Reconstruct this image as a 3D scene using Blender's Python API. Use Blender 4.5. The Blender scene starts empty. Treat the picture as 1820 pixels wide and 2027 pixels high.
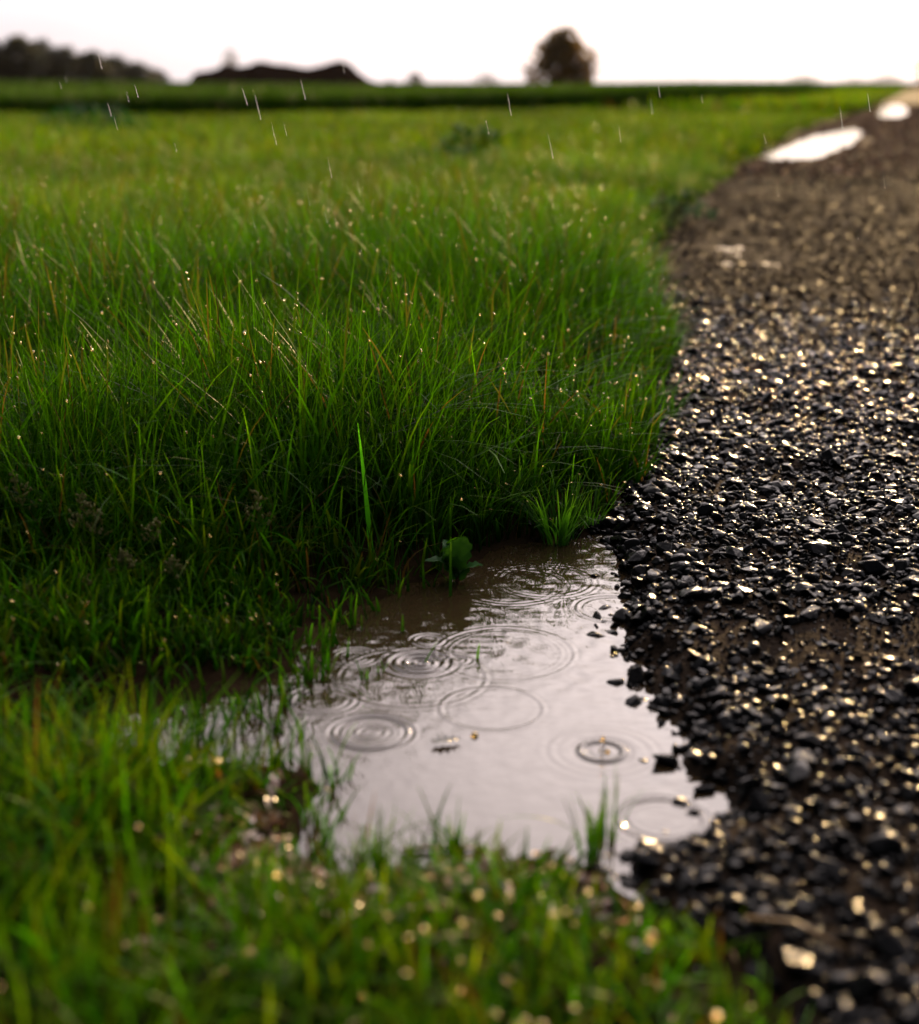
import bpy, bmesh, math, random
import numpy as np
from mathutils import Vector, Matrix

# ------------------------------------------------------------------ camera, sky, sun, exposure
SC = bpy.context.scene
COL = SC.collection
CAM_H = 0.50
PITCH = math.radians(16.8)          # looking down
FPX = 2815.0                        # focal length in units of a 1820 x 2027 picture
SUN_EL, SUN_AZ = math.radians(12.5), math.radians(19.0)   # azimuth to the right of the view axis (+Y)

cam = bpy.data.cameras.new("camera")
cam.sensor_fit = 'VERTICAL'
cam.sensor_height = 36.0
cam.sensor_width = 36.0
cam.lens = 50.0
cam.clip_start, cam.clip_end = 0.05, 5000.0
cam.dof.use_dof = True
cam.dof.focus_distance = 1.60
cam.dof.aperture_fstop = 3.6
camo = bpy.data.objects.new("camera", cam)
COL.objects.link(camo)
camo.location = (0, 0, CAM_H)
camo.rotation_euler = (math.pi / 2 - PITCH, 0, 0)
SC.camera = camo

w = bpy.data.worlds.new("World")
SC.world = w
w.use_nodes = True
nt = w.node_tree
nt.nodes.clear()
def wn(t, **k):
    n = nt.nodes.new(t)
    for a, b in k.items():
        setattr(n, a, b)
    return n
out = wn('ShaderNodeOutputWorld')
bg = wn('ShaderNodeBackground')
bg.inputs['Strength'].default_value = 0.10
sky = wn('ShaderNodeTexSky', sky_type='NISHITA', sun_disc=False, sun_elevation=SUN_EL, sun_rotation=SUN_AZ)
sky.air_density, sky.dust_density, sky.ozone_density = 1.0, 3.0, 1.0
tc = wn('ShaderNodeTexCoord')
# rain-cloud layer: bright and thin towards the sun, dark and thick overhead and behind the camera
dot = wn('ShaderNodeVectorMath', operation='DOT_PRODUCT')
CL_EL, CL_AZ = math.radians(35), math.radians(16)      # where the cloud is thinnest
dot.inputs[1].default_value = (math.sin(CL_AZ) * math.cos(CL_EL), math.cos(CL_AZ) * math.cos(CL_EL), math.sin(CL_EL))
nt.links.new(tc.outputs['Generated'], dot.inputs[0])
ramp = wn('ShaderNodeValToRGB')
ramp.color_ramp.interpolation = 'EASE'
e = ramp.color_ramp.elements
e[0].position = 0.0
e[0].color = (0.004, 0.0045, 0.006, 1)
e[1].position = 1.0
e[1].color = (1.0, 0.86, 0.84, 1)
for p, c in ((0.45, (0.010, 0.011, 0.013, 1)), (0.67, (0.045, 0.043, 0.046, 1)), (0.80, (0.098, 0.093, 0.104, 1)), (0.90, (0.19, 0.174, 0.184, 1)), (0.96, (0.46, 0.40, 0.40, 1))):
    k = e.new(p)
    k.color = c
mr = wn('ShaderNodeMapRange')
mr.inputs['From Min'].default_value = -1.0
mr.inputs['From Max'].default_value = 1.0
nt.links.new(dot.outputs['Value'], mr.inputs['Value'])
nt.links.new(mr.outputs['Result'], ramp.inputs['Fac'])
nz = wn('ShaderNodeTexNoise')
nz.inputs['Scale'].default_value = 2.2
nz.inputs['Detail'].default_value = 4.0
mp = wn('ShaderNodeMapping')
mp.inputs['Scale'].default_value = (1, 1, 3)
nt.links.new(tc.outputs['Generated'], mp.inputs['Vector'])
nt.links.new(mp.outputs['Vector'], nz.inputs['Vector'])
cm = wn('ShaderNodeMapRange')
cm.inputs['From Min'].default_value, cm.inputs['From Max'].default_value = 0.3, 0.7
cm.inputs['To Min'].default_value, cm.inputs['To Max'].default_value = 0.82, 1.12
nt.links.new(nz.outputs['Fac'], cm.inputs['Value'])
sc1 = wn('ShaderNodeVectorMath', operation='SCALE')
nt.links.new(ramp.outputs['Color'], sc1.inputs[0])
nt.links.new(cm.outputs['Result'], sc1.inputs['Scale'])
sc2 = wn('ShaderNodeVectorMath', operation='SCALE')
sc2.inputs['Scale'].default_value = 79.0
nt.links.new(sc1.outputs['Vector'], sc2.inputs[0])
mixw = wn('ShaderNodeMix', data_type='RGBA')
mixw.inputs['Factor'].default_value = 0.85
nt.links.new(sky.outputs['Color'], mixw.inputs['A'])
nt.links.new(sc2.outputs['Vector'], mixw.inputs['B'])
nt.links.new(mixw.outputs['Result'], bg.inputs['Color'])
nt.links.new(bg.outputs['Background'], out.inputs['Surface'])

sl = bpy.data.lights.new("sun", 'SUN')
sl.energy = 5.0
sl.angle = math.radians(0.5)
sl.color = (1.0, 0.66, 0.30)
slo = bpy.data.objects.new("sun", sl)
COL.objects.link(slo)
d_sun = Vector((math.sin(SUN_AZ) * math.cos(SUN_EL), math.cos(SUN_AZ) * math.cos(SUN_EL), math.sin(SUN_EL)))
slo.rotation_euler = d_sun.to_track_quat('Z', 'Y').to_euler()
slo.location = (5, 12, 6)

SC.view_settings.view_transform = 'Standard'
SC.view_settings.look = 'None'
SC.view_settings.gamma = 1.0
SC.view_settings.use_curve_mapping = False
SC.view_settings.exposure = 0.06
SC.render.engine = 'CYCLES'
cy = SC.cycles
cy.max_bounces, cy.diffuse_bounces, cy.glossy_bounces, cy.transmission_bounces = 8, 3, 4, 6
cy.transparent_max_bounces = 4
cy.sample_clamp_indirect = 60.0
cy.sample_clamp_direct = 0.0
cy.use_denoising = True
cy.use_adaptive_sampling = False
cy.blur_glossy = 0.5

# ------------------------------------------------------------------ helpers
rng = np.random.default_rng(7)
random.seed(7)
CP, SP = math.cos(PITCH), math.sin(PITCH)

def g(px, py, z=0.0):
    """where the sight line through a picture point meets the level z"""
    u, v = (px - 910) / FPX, -(py - 1013.5) / FPX
    d = np.array([u, CP + v * SP, -SP + v * CP])
    t = (z - CAM_H) / d[2]
    return np.array([0, 0, CAM_H]) + d * t

def at(px, py, depth):
    u, v = (px - 910) / FPX, -(py - 1013.5) / FPX
    d = np.array([u, CP + v * SP, -SP + v * CP])
    return np.array([0, 0, CAM_H]) + d * depth

_T = rng.random((256, 256))
def vnoise(x, y, f, seed=0):
    x, y = np.asarray(x) * f + seed * 17.3, np.asarray(y) * f + seed * 9.1
    xi, yi = np.floor(x).astype(int), np.floor(y).astype(int)
    fx, fy = x - xi, y - yi
    fx, fy = fx * fx * (3 - 2 * fx), fy * fy * (3 - 2 * fy)
    a, b = _T[xi & 255, yi & 255], _T[(xi + 1) & 255, yi & 255]
    c, d = _T[xi & 255, (yi + 1) & 255], _T[(xi + 1) & 255, (yi + 1) & 255]
    return (a * (1 - fx) + b * fx) * (1 - fy) + (c * (1 - fx) + d * fx) * fy

def sstep(a, b, x):
    t = np.clip((np.asarray(x) - a) / (b - a), 0, 1)
    return t * t * (3 - 2 * t)

def tag(o, label=None, cat=None, group=None, kind=None):
    if label: o['label'] = label
    if cat: o['category'] = cat
    if group: o['group'] = group
    if kind: o['kind'] = kind
    return o

def mesh_np(name, V, F, mat, cols=None, smooth=False, parent=None, k=None):
    """V (n,3), F (m,k) -> one linked mesh object"""
    V = np.ascontiguousarray(V, dtype=np.float32)
    F = np.ascontiguousarray(F, dtype=np.int32)
    me = bpy.data.meshes.new(name)
    n, m, k = len(V), len(F), F.shape[1]
    me.vertices.add(n)
    me.vertices.foreach_set('co', V.ravel())
    me.loops.add(m * k)
    me.loops.foreach_set('vertex_index', F.ravel())
    me.polygons.add(m)
    me.polygons.foreach_set('loop_start', np.arange(0, m * k, k, dtype=np.int32))
    me.polygons.foreach_set('loop_total', np.full(m, k, dtype=np.int32))
    me.update(calc_edges=True)
    me.polygons.foreach_set('use_smooth', np.full(m, smooth, dtype=bool))
    if cols is not None:
        at_ = me.color_attributes.new('Col', 'FLOAT_COLOR', 'POINT')
        c4 = np.ones((n, 4), dtype=np.float32)
        c4[:, :3] = cols
        at_.data.foreach_set('color', c4.ravel())
    me.materials.append(mat)
    o = bpy.data.objects.new(name, me)
    COL.objects.link(o)
    if parent is not None:
        o.parent = parent
    return o

def empty(name, loc, label, cat, group=None):
    o = bpy.data.objects.new(name, None)
    o.empty_display_size = 0.05
    COL.objects.link(o)
    o.location = [float(v) for v in loc]
    return tag(o, label, cat, group)

# ------------------------------------------------------------------ materials
def mat(name):
    m = bpy.data.materials.new(name)
    m.use_nodes = True
    t = m.node_tree
    t.nodes.clear()
    o = t.nodes.new('ShaderNodeOutputMaterial')
    return m, t, o

def leafy(name, transl=0.45, rough=0.38, spec=0.05, tint=(1.85, 1.5, 0.45)):
    m, t, o = mat(name)
    a = t.nodes.new('ShaderNodeAttribute')
    a.attribute_name = 'Col'
    p = t.nodes.new('ShaderNodeBsdfPrincipled')
    p.inputs['Roughness'].default_value = rough
    p.inputs['Specular IOR Level'].default_value = spec
    t.links.new(a.outputs['Color'], p.inputs['Base Color'])
    mu = t.nodes.new('ShaderNodeMix')
    mu.data_type = 'RGBA'
    mu.blend_type = 'MULTIPLY'
    mu.inputs['Factor'].default_value = 1
    mu.inputs['B'].default_value = (*tint, 1)
    t.links.new(a.outputs['Color'], mu.inputs['A'])
    tr = t.nodes.new('ShaderNodeBsdfTranslucent')
    t.links.new(mu.outputs['Result'], tr.inputs['Color'])
    mx = t.nodes.new('ShaderNodeMixShader')
    mx.inputs['Fac'].default_value = transl
    t.links.new(p.outputs[0], mx.inputs[1])
    t.links.new(tr.outputs[0], mx.inputs[2])
    t.links.new(mx.outputs[0], o.inputs['Surface'])
    return m

def solid(name, col, rough=0.6, noise=None, bump=0.0, bscale=40.0, attr=False, spec=0.5, sheen=None):
    m, t, o = mat(name)
    p = t.nodes.new('ShaderNodeBsdfPrincipled')
    p.inputs['Base Color'].default_value = (*col, 1)
    p.inputs['Roughness'].default_value = rough
    p.inputs['Specular IOR Level'].default_value = spec
    if sheen:
        p.inputs['Specular Tint'].default_value = (*sheen, 1)
    tcn = t.nodes.new('ShaderNodeTexCoord')
    if attr:
        a = t.nodes.new('ShaderNodeAttribute')
        a.attribute_name = 'Col'
        t.links.new(a.outputs['Color'], p.inputs['Base Color'])
    if noise:
        n = t.nodes.new('ShaderNodeTexNoise')
        n.inputs['Scale'].default_value = noise[0]
        n.inputs['Detail'].default_value = 6
        t.links.new(tcn.outputs['Object'], n.inputs['Vector'])
        r = t.nodes.new('ShaderNodeMix')
        r.data_type = 'RGBA'
        r.inputs['A'].default_value = (*col, 1)
        r.inputs['B'].default_value = (*noise[1], 1)
        rr = t.nodes.new('ShaderNodeMapRange')
        rr.inputs['From Min'].default_value, rr.inputs['From Max'].default_value = 0.35, 0.65
        t.links.new(n.outputs['Fac'], rr.inputs['Value'])
        t.links.new(rr.outputs['Result'], r.inputs['Factor'])
        t.links.new(r.outputs['Result'], p.inputs['Base Color'])
    if bump:
        n2 = t.nodes.new('ShaderNodeTexNoise')
        n2.inputs['Scale'].default_value = bscale
        n2.inputs['Detail'].default_value = 8
        t.links.new(tcn.outputs['Object'], n2.inputs['Vector'])
        b = t.nodes.new('ShaderNodeBump')
        b.inputs['Strength'].default_value = bump
        b.inputs['Distance'].default_value = 0.6 / bscale
        t.links.new(n2.outputs['Fac'], b.inputs['Height'])
        t.links.new(b.outputs['Normal'], p.inputs['Normal'])
    t.links.new(p.outputs[0], o.inputs['Surface'])
    return m

M_grass = leafy('grass_blade', 0.52)
M_crop = leafy('cereal_leaf', 0.15, 0.5, 0.04)
M_leaf = leafy('weed_leaf', 0.30, 0.5, 0.08)
M_foliage = leafy('tree_foliage', 0.35, 0.5, 0.3)
M_soil = solid('wet_soil', (0.014, 0.009, 0.005), 0.5, (9.0, (0.026, 0.017, 0.009)), 0.7, 60, spec=0.0)
M_road = solid('wet_grit', (0.012, 0.0085, 0.006), 0.8, (14.0, (0.030, 0.0205, 0.0135)), 1.0, 190, spec=0.012, sheen=(1.0, 0.74, 0.52))
M_stone = solid('wet_stone', (0.03, 0.03, 0.03), 0.15, None, 0.35, 260, attr=True, spec=0.09)
M_midgravel = solid('damp_stone', (0.03, 0.03, 0.03), 0.33, None, 0.35, 260, attr=True, spec=0.0045, sheen=(1.0, 0.74, 0.54))
M_fargravel = solid('sheen_gravel', (0.03, 0.03, 0.03), 0.62, None, 0.35, 260, attr=True, spec=0.035, sheen=(1.0, 0.68, 0.45))
M_bark = solid('bark', (0.05, 0.035, 0.025), 0.8, (20.0, (0.09, 0.065, 0.045)), 0.8, 30)
M_heap = solid('heap_earth', (0.009, 0.0045, 0.003), 0.9, (1.2, (0.017, 0.009, 0.006)), 1.0, 3, spec=0.0)
M_litter = solid('dead_leaf', (0.1, 0.05, 0.02), 0.32, attr=True)
M_straw = solid('straw', (0.30, 0.19, 0.08), 0.4, (80.0, (0.20, 0.11, 0.04)))

def water(name, rough):
    m, t, o = mat(name)
    p = t.nodes.new('ShaderNodeBsdfPrincipled')
    p.inputs['Base Color'].default_value = (0.034, 0.022, 0.010, 1)
    p.inputs['Roughness'].default_value = rough
    p.inputs['IOR'].default_value = 1.333
    p.inputs['Specular IOR Level'].default_value = 0.95
    n = t.nodes.new('ShaderNodeTexNoise')
    n.inputs['Scale'].default_value = 45
    n.inputs['Detail'].default_value = 3
    tcn = t.nodes.new('ShaderNodeTexCoord')
    t.links.new(tcn.outputs['Object'], n.inputs['Vector'])
    b = t.nodes.new('ShaderNodeBump')
    b.inputs['Strength'].default_value = 0.06
    b.inputs['Distance'].default_value = 0.01
    t.links.new(n.outputs['Fac'], b.inputs['Height'])
    t.links.new(b.outputs['Normal'], p.inputs['Normal'])
    t.links.new(p.outputs[0], o.inputs['Surface'])
    return m
M_water = water('muddy_water', 0.03)
M_film = water('wet_film', 0.60)

def drop_mat(name, rough, white, under=(1, 1, 1)):   # under: tint of the drop's body
    m, t, o = mat(name)
    p = t.nodes.new('ShaderNodeBsdfPrincipled')
    p.inputs['Base Color'].default_value = (*under, 1)
    p.inputs['Roughness'].default_value = rough
    p.inputs['IOR'].default_value = 1.333
    p.inputs['Transmission Weight'].default_value = white
    t.links.new(p.outputs[0], o.inputs['Surface'])
    return m
M_dew = drop_mat('dew', 0.22, 0.70, (0.80, 0.56, 0.18))  # amber body: golden sunlight put into the drop colour
M_rain = drop_mat('rain', 0.10, 1.0)

# ------------------------------------------------------------------ lie of the land
ROAD_PX = [(1490, 2100), (1480, 2027), (1420, 1940), (1340, 1840), (1262, 1742), (1310, 1700), (1385, 1660), (1430, 1610), (1410, 1565),
           (1350, 1510), (1345, 1425), (1300, 1375), (1280, 1330), (1230, 1290), (1212, 1235), (1250, 1180), (1240, 1120),
           (1232, 1085), (1190, 1045), (1215, 985), (1255, 900), (1288, 800), (1300, 700), (1285, 600), (1280, 500), (1322, 450), (1382, 388),
           (1478, 322), (1585, 263), (1722, 216), (1770, 193), (1792, 180)]
RW = np.array([g(a, b)[:2] for a, b in ROAD_PX])
RW = RW[np.argsort(RW[:, 1])]
RW = np.vstack([[RW[0, 0] + 0.02, 0.2], RW, [RW[-1, 0] + 140, RW[-1, 1] + 400]])
def roadx(y):
    return np.interp(y, RW[:, 1], RW[:, 0])
def roadsd(x, y):
    return (x - roadx(y))

PUD_PX = [(1190, 1052), (1170, 1068), (1085, 1078), (1010, 1085), (960, 1098), (905, 1140), (800, 1165), (720, 1190), (640, 1235), (560, 1320),
          (500, 1372), (330, 1402), (235, 1412), (225, 1470), (300, 1502), (480, 1500), (600, 1530), (605, 1580), (575, 1630),
          (590, 1695), (640, 1745), (700, 1748), (780, 1745), (850, 1722), (930, 1702), (1080, 1690), (1170, 1702), (1225, 1752),
          (1262, 1790), (1330, 1800), (1480, 1790), (1560, 1700), (1560, 1500), (1450, 1300), (1400, 1150), (1340, 1070), (1240, 1038)]
PUD = np.array([g(a, b)[:2] for a, b in PUD_PX])
FAR1 = np.array([g(a, b)[:2] for a, b in [(1500, 316), (1535, 300), (1570, 284), (1620, 268), (1690, 254), (1705, 264), (1685, 284), (1640, 303), (1590, 317), (1540, 320)]])
FAR2 = np.array([g(a, b)[:2] for a, b in [(1742, 226), (1748, 212), (1770, 207), (1792, 212), (1794, 226), (1770, 235), (1750, 234)]])
WET = np.array([g(a, b)[:2] for a, b in [(1360, 485), (1430, 470), (1500, 478), (1570, 500), (1610, 520), (1560, 540), (1470, 532), (1390, 518)]])
WET2 = np.array([g(a, b)[:2] for a, b in [(1705, 280), (1770, 272), (1830, 278), (1830, 294), (1760, 294), (1710, 292)]])

def sdist(P, x, y):
    """signed distance to a polygon, positive inside"""
    x, y = np.asarray(x, float), np.asarray(y, float)
    best = np.full(x.shape, 1e9)
    ins = np.zeros(x.shape, bool)
    n = len(P)
    for i in range(n):
        ax, ay = P[i]
        bx, by = P[(i + 1) % n]
        dx, dy = bx - ax, by - ay
        t = np.clip(((x - ax) * dx + (y - ay) * dy) / (dx * dx + dy * dy), 0, 1)
        best = np.minimum(best, (x - ax - t * dx) ** 2 + (y - ay - t * dy) ** 2)
        c = ((ay > y) != (by > y)) & (x < (bx - ax) * (y - ay) / (by - ay + 1e-12) + ax)
        ins ^= c
    d = np.sqrt(best)
    return np.where(ins, d, -d)

def wob(x, y):
    return (vnoise(x, y, 22, 3) - .5) * 0.022 + (vnoise(x, y, 60, 4) - .5) * 0.010

def terrain_far(x, y):
    u = x / np.maximum(y, 0.3)
    s = sstep(0.10, -0.34, u)
    return s * 0.0034 * np.clip(y - 18, 0, 130)

def zsoil(x, y):
    s = sdist(PUD, x, y) + wob(x, y)
    z = np.clip(-s * 0.22, -0.03, 0.016)
    z = z + (vnoise(x, y, 9, 1) - .5) * 0.008 * sstep(0.0, -0.06, s)
    r = roadsd(x, y)
    z = np.where(r > 0, np.minimum(z, np.maximum(0.016 - r * 0.4, -0.05)), z)
    return z + np.where(y > 15, terrain_far(x, y), 0)

def zroad(x, y):
    r = roadsd(x, y) + (vnoise(x, y, 30, 5) - .5) * 0.03
    near = sstep(1.75, 1.6, y)                     # beside the near puddle the gravel slopes down under the water
    z = -0.016 * near + sstep(-0.03, 0.055, r) * (0.006 + 0.022 * near) + 0.004
    z = z + (vnoise(x, y, 5, 6) - .5) * 0.014 * sstep(0.02, 0.2, r) * sstep(12, 6, y) + ((vnoise(x, y, 17, 7) - .5) * 0.007 + (vnoise(x, y, 60, 8) - .5) * 0.004) * sstep(9, 5, y)
    z = z + 0.004
    for P, dep, w_ in ((FAR1, 0.03, 0.12), (FAR2, 0.03, 0.25)):
        if np.any(y > 6):
            s = sdist(P, x, y) + (vnoise(x, y, 2.6, 15) - .5) * w_ * 1.6
            z = np.where(y > 6, z - 0.010 * sstep(-w_ * 1.5, -w_ * .5, s) - dep * sstep(-w_ * .5, w_ * .4, s), z)
    if np.any((y > 3) & (y < 6)):
        s = sdist(WET, x, y) + (vnoise(x, y, 9, 9) - .5) * 0.2
        z = np.where((y > 3) & (y < 6), z - 0.006 * sstep(-0.1, 0.06, s), z)
    return z + np.where(y > 15, terrain_far(x, y), 0)

def axis(lo, hi, f0, f1, step, grow):
    a = list(np.arange(f0, f1, step))
    s, v = step, a[-1]
    while v < hi:
        s *= grow
        v += s
        a.append(v)
    s, v = step, a[0]
    b = []
    while v > lo:
        s *= grow
        v -= s
        b.append(v)
    return np.array(b[::-1] + a)

def grid_faces(nx, ny):
    i = np.arange(nx - 1)[None, :] + np.arange(ny - 1)[:, None] * nx
    i = i.ravel()
    return np.stack([i, i + 1, i + nx + 1, i + nx], 1)

# ground: one sheet out to the horizon
gx = axis(-2500, 2500, -0.85, 0.75, 0.009, 1.10)
gy = axis(-60, 3500, 0.40, 2.1, 0.009, 1.09)
X, Y = np.meshgrid(gx, gy)
Z = zsoil(X, Y)
o = mesh_np('ground', np.stack([X.ravel(), Y.ravel(), Z.ravel()], 1), grid_faces(len(gx), len(gy)), M_soil, smooth=True)
tag(o, kind='structure')

# road: gravel bed following its own edge
ry = axis(0.1, 420, 0.45, 2.6, 0.007, 1.06)
rs = axis(-0.09, 5.5, -0.05, 1.5, 0.007, 1.08)
S, Y = np.meshgrid(rs, ry)
X = roadx(Y) + S * (1 + np.clip(Y - 10, 0, 60) * 0.02)
Z = zroad(X, Y)
o = mesh_np('gravel_road', np.stack([X.ravel(), Y.ravel(), Z.ravel()], 1), grid_faces(len(rs), len(ry)), M_road, smooth=True)
tag(o, kind='structure')

# ------------------------------------------------------------------ puddles
RINGS = [  # picture point, ring radius (m), wavelength, amplitude, width of the train
    (832, 1312, 0.022, 0.0085, 0.00080, 0.012), (832, 1312, 0.006, 0.0070, 0.0008, 0.008),
    (1000, 1292, 0.064, 0.0075, 0.00050, 0.0045), (1000, 1292, 0.052, 0.0060, 0.00018, 0.006),
    (815, 1340, 0.066, 0.0080, 0.00040, 0.006),
    (975, 1402, 0.043, 0.0080, 0.00050, 0.0045), (735, 1450, 0.030, 0.0070, 0.00080, 0.0065), (735, 1450, 0.012, 0.0070, 0.00040, 0.008),
    (1193, 1487, 0.017, 0.0120, 0.0012, 0.006), (1193, 1487, 0.040, 0.0090, 0.00022, 0.010), (1310, 1622, 0.030, 0.0080, 0.00060, 0.007),
    (1215, 1205, 0.036, 0.0075, 0.00045, 0.006), (1215, 1070, 0.022, 0.0070, 0.00045, 0.008), (1010, 1160, 0.055, 0.0075, 0.00035, 0.010),
    (848, 1268, 0.014, 0.0060, 0.00045, 0.006), (905, 1306, 0.010, 0.0060, 0.00040, 0.006), (1080, 1150, 0.050, 0.007, 0.00030, 0.010),
    (640, 1385, 0.026, 0.007, 0.00035, 0.008), (700, 1300, 0.018, 0.006, 0.00035, 0.008), (560, 1420, 0.018, 0.006, 0.00025, 0.006)]
st = 0.0014
wx = np.arange(PUD[:, 0].min() - 0.03, PUD[:, 0].max() + 0.02, st)
wy = np.arange(PUD[:, 1].min() - 0.03, PUD[:, 1].max() + 0.03, st)
X, Y = np.meshgrid(wx, wy)
Z = np.zeros_like(X)
for px, py, r0, wl, am, wd in RINGS:
    c = g(px, py)
    r = np.hypot(X - c[0], Y - c[1])
    Z += (1.4 if r0 < .04 else 0.9) * am * np.cos((r - r0) * 2 * math.pi / wl) * np.exp(-((r - r0) / wd) ** 2) * np.minimum(1, 0.03 / np.maximum(r, 0.008)) ** 0.35
for k in range(26):                                 # small capillary waves left by older drops
    a = rng.uniform(0, 2 * math.pi)
    wl = rng.uniform(0.010, 0.035)
    ph = rng.uniform(0, 6.28)
    mask = vnoise(X, Y, 7, 20 + k)
    far = sstep(0.95, 1.35, Y)
    Z += (0.000012 + 0.00008 * far) * wl / 0.02 * mask * np.sin((X * math.cos(a) + Y * math.sin(a)) * 2 * math.pi / wl + ph + 3 * vnoise(X, Y, 12, 60 + k))
Z = Z * 0.8
keep = sdist(PUD, X, Y) > -0.035
F = grid_faces(len(wx), len(wy))
kf = keep.ravel()[F].all(1)
F = F[kf]
used = np.unique(F)
remap = -np.ones(X.size, int)
remap[used] = np.arange(len(used))
V = np.stack([X.ravel(), Y.ravel(), Z.ravel()], 1)[used]
o = mesh_np('puddle_water', V, remap[F], M_water, smooth=True)
tag(o, kind='structure')

def far_water(P, z, grow, M_=None):
    c = P.mean(0)
    Q = c + (P - c) * grow
    bm = bmesh.new()
    zz = float(z + (terrain_far(np.array([c[0]]), np.array([c[1]]))[0] if c[1] > 15 else 0))
    vs = [bm.verts.new((float(a), float(b), zz)) for a, b in Q]
    bm.faces.new(vs)
    bmesh.ops.recalc_face_normals(bm, faces=bm.faces[:])
    if bm.faces[:][0].normal.z < 0:
        bmesh.ops.reverse_faces(bm, faces=bm.faces[:])
    me = bpy.data.meshes.new('puddle_water')
    bm.to_mesh(me)
    bm.free()
    me.materials.append(M_ or M_water)
    o = bpy.data.objects.new('puddle_water', me)
    COL.objects.link(o)
    tag(o, kind='structure')
far_water(FAR1, 0.0, 1.12)
far_water(FAR2, 0.0, 1.1)
far_water(WET, 0.0050, 1.3, M_film)
far_water(WET2, 0.0115, 1.0, M_film)

# ------------------------------------------------------------------ gravel
def stone_proto(n, rnd, bev=0.10, flat=0.62):
    bm = bmesh.new()
    for _ in range(n):
        v = Vector((rnd.gauss(0, 1), rnd.gauss(0, 1), rnd.gauss(0, 1))).normalized()
        v = Vector((v.x, v.y * rnd.uniform(.75, .95), v.z * flat)) * rnd.uniform(0.85, 1.1)
        bm.verts.new(v)
    r = bmesh.ops.convex_hull(bm, input=bm.verts[:])
    bmesh.ops.delete(bm, geom=[v for v in bm.verts if not v.link_faces], context='VERTS')
    bmesh.ops.dissolve_limit(bm, angle_limit=math.radians(14), verts=bm.verts[:], edges=bm.edges[:])
    if bev:
        bmesh.ops.bevel(bm, geom=bm.edges[:], offset=bev, segments=1, affect='EDGES', profile=0.6, clamp_overlap=True)
    bmesh.ops.triangulate(bm, faces=bm.faces[:])
    bm.normal_update()
    V = np.array([v.co[:] for v in bm.verts])
    F = np.array([[v.index for v in f.verts] for f in bm.faces])
    bm.verts.index_update()
    F = np.array([[v.index for v in f.verts] for f in bm.faces])
    bm.free()
    return V, F

rnd = random.Random(3)
PROTO = [stone_proto(rnd.randint(11, 17), rnd, 0.09) for _ in range(22)]
PROTO_LO = [stone_proto(rnd.randint(8, 11), rnd, 0) for _ in range(16)]

def euler_mats(yaw, tx, ty):
    cz, sz, cx, sx, cy_, sy = np.cos(yaw), np.sin(yaw), np.cos(tx), np.sin(tx), np.cos(ty), np.sin(ty)
    o_, z_ = np.ones_like(yaw), np.zeros_like(yaw)
    Rz = np.stack([cz, -sz, z_, sz, cz, z_, z_, z_, o_], 1).reshape(-1, 3, 3)
    Rx = np.stack([o_, z_, z_, z_, cx, -sx, z_, sx, cx], 1).reshape(-1, 3, 3)
    Ry = np.stack([cy_, z_, sy, z_, o_, z_, -sy, z_, cy_], 1).reshape(-1, 3, 3)
    return Rz @ Rx @ Ry

def stone_cols(n):
    v = np.exp(rng.normal(0, 0.7, n)) * 0.0040
    warm = rng.random(n)[:, None]
    c = v[:, None] * (np.array([1.0, 1.0, 1.04]) * (1 - warm * .5) + np.array([1.25, 1.0, 0.78]) * warm * .5)
    return c

def scatter_stones(P, size, protos, tilt=0.35):
    n = len(P)
    which = rng.integers(0, len(protos), n)
    R = euler_mats(rng.uniform(0, 6.28, n), rng.normal(0, tilt, n), rng.normal(0, tilt, n))
    C = stone_cols(n)
    Vs, Fs, Cs, off = [], [], [], 0
    for k, (pv, pf) in enumerate(protos):
        idx = np.where(which == k)[0]
        if not len(idx):
            continue
        sc = size[idx][:, None] * np.stack([rng.uniform(.8, 1.3, len(idx)), rng.uniform(.75, 1.1, len(idx)), rng.uniform(.7, 1.1, len(idx))], 1)
        v = pv[None] * sc[:, None, :]
        v = np.einsum('nij,nkj->nki', R[idx], v) + P[idx][:, None, :]
        f = pf[None] + (off + np.arange(len(idx)) * len(pv))[:, None, None]
        Vs.append(v.reshape(-1, 3))
        Fs.append(f.reshape(-1, 3))
        Cs.append(np.repeat(C[idx], len(pv), 0))
        off += len(idx) * len(pv)
    return np.vstack(Vs), np.vstack(Fs), np.vstack(Cs)

def road_points(n, y0, y1, smin, right=0.345, margin=0.15):
    y = np.exp(rng.uniform(math.log(y0), math.log(y1), n * 3))  # equal density in the picture
    xl = roadx(y) + smin
    xr = right * y + margin + 0.05
    # area weighting
    wgt = (xr - xl) * y
    keep = rng.random(len(y)) < np.clip(wgt / wgt.max(), 0, 1)
    y, xl, xr = y[keep][:n], xl[keep][:n], xr[keep][:n]
    x = xl + (xr - xl) * rng.random(len(y))
    return x, y

def uniform_points(n, y0, y1, smin):
    y = rng.uniform(y0, y1, n * 4)
    xl = roadx(y) + smin
    xr = 0.35 * y + 0.5
    keep = rng.random(len(y)) < (xr - xl) / (xr - xl).max()
    y, xl, xr = y[keep][:n], xl[keep][:n], xr[keep][:n]
    return xl + (xr - xl) * rng.random(len(y)), y

def bare(x, y):
    """patches of the road worn down to fine grit"""
    c = g(1640, 1310)
    a = np.exp(-(((x - c[0]) / 0.13) ** 2 + ((y - c[1]) / 0.07) ** 2))
    return np.clip(a * 1.3, 0, 1)

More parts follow.
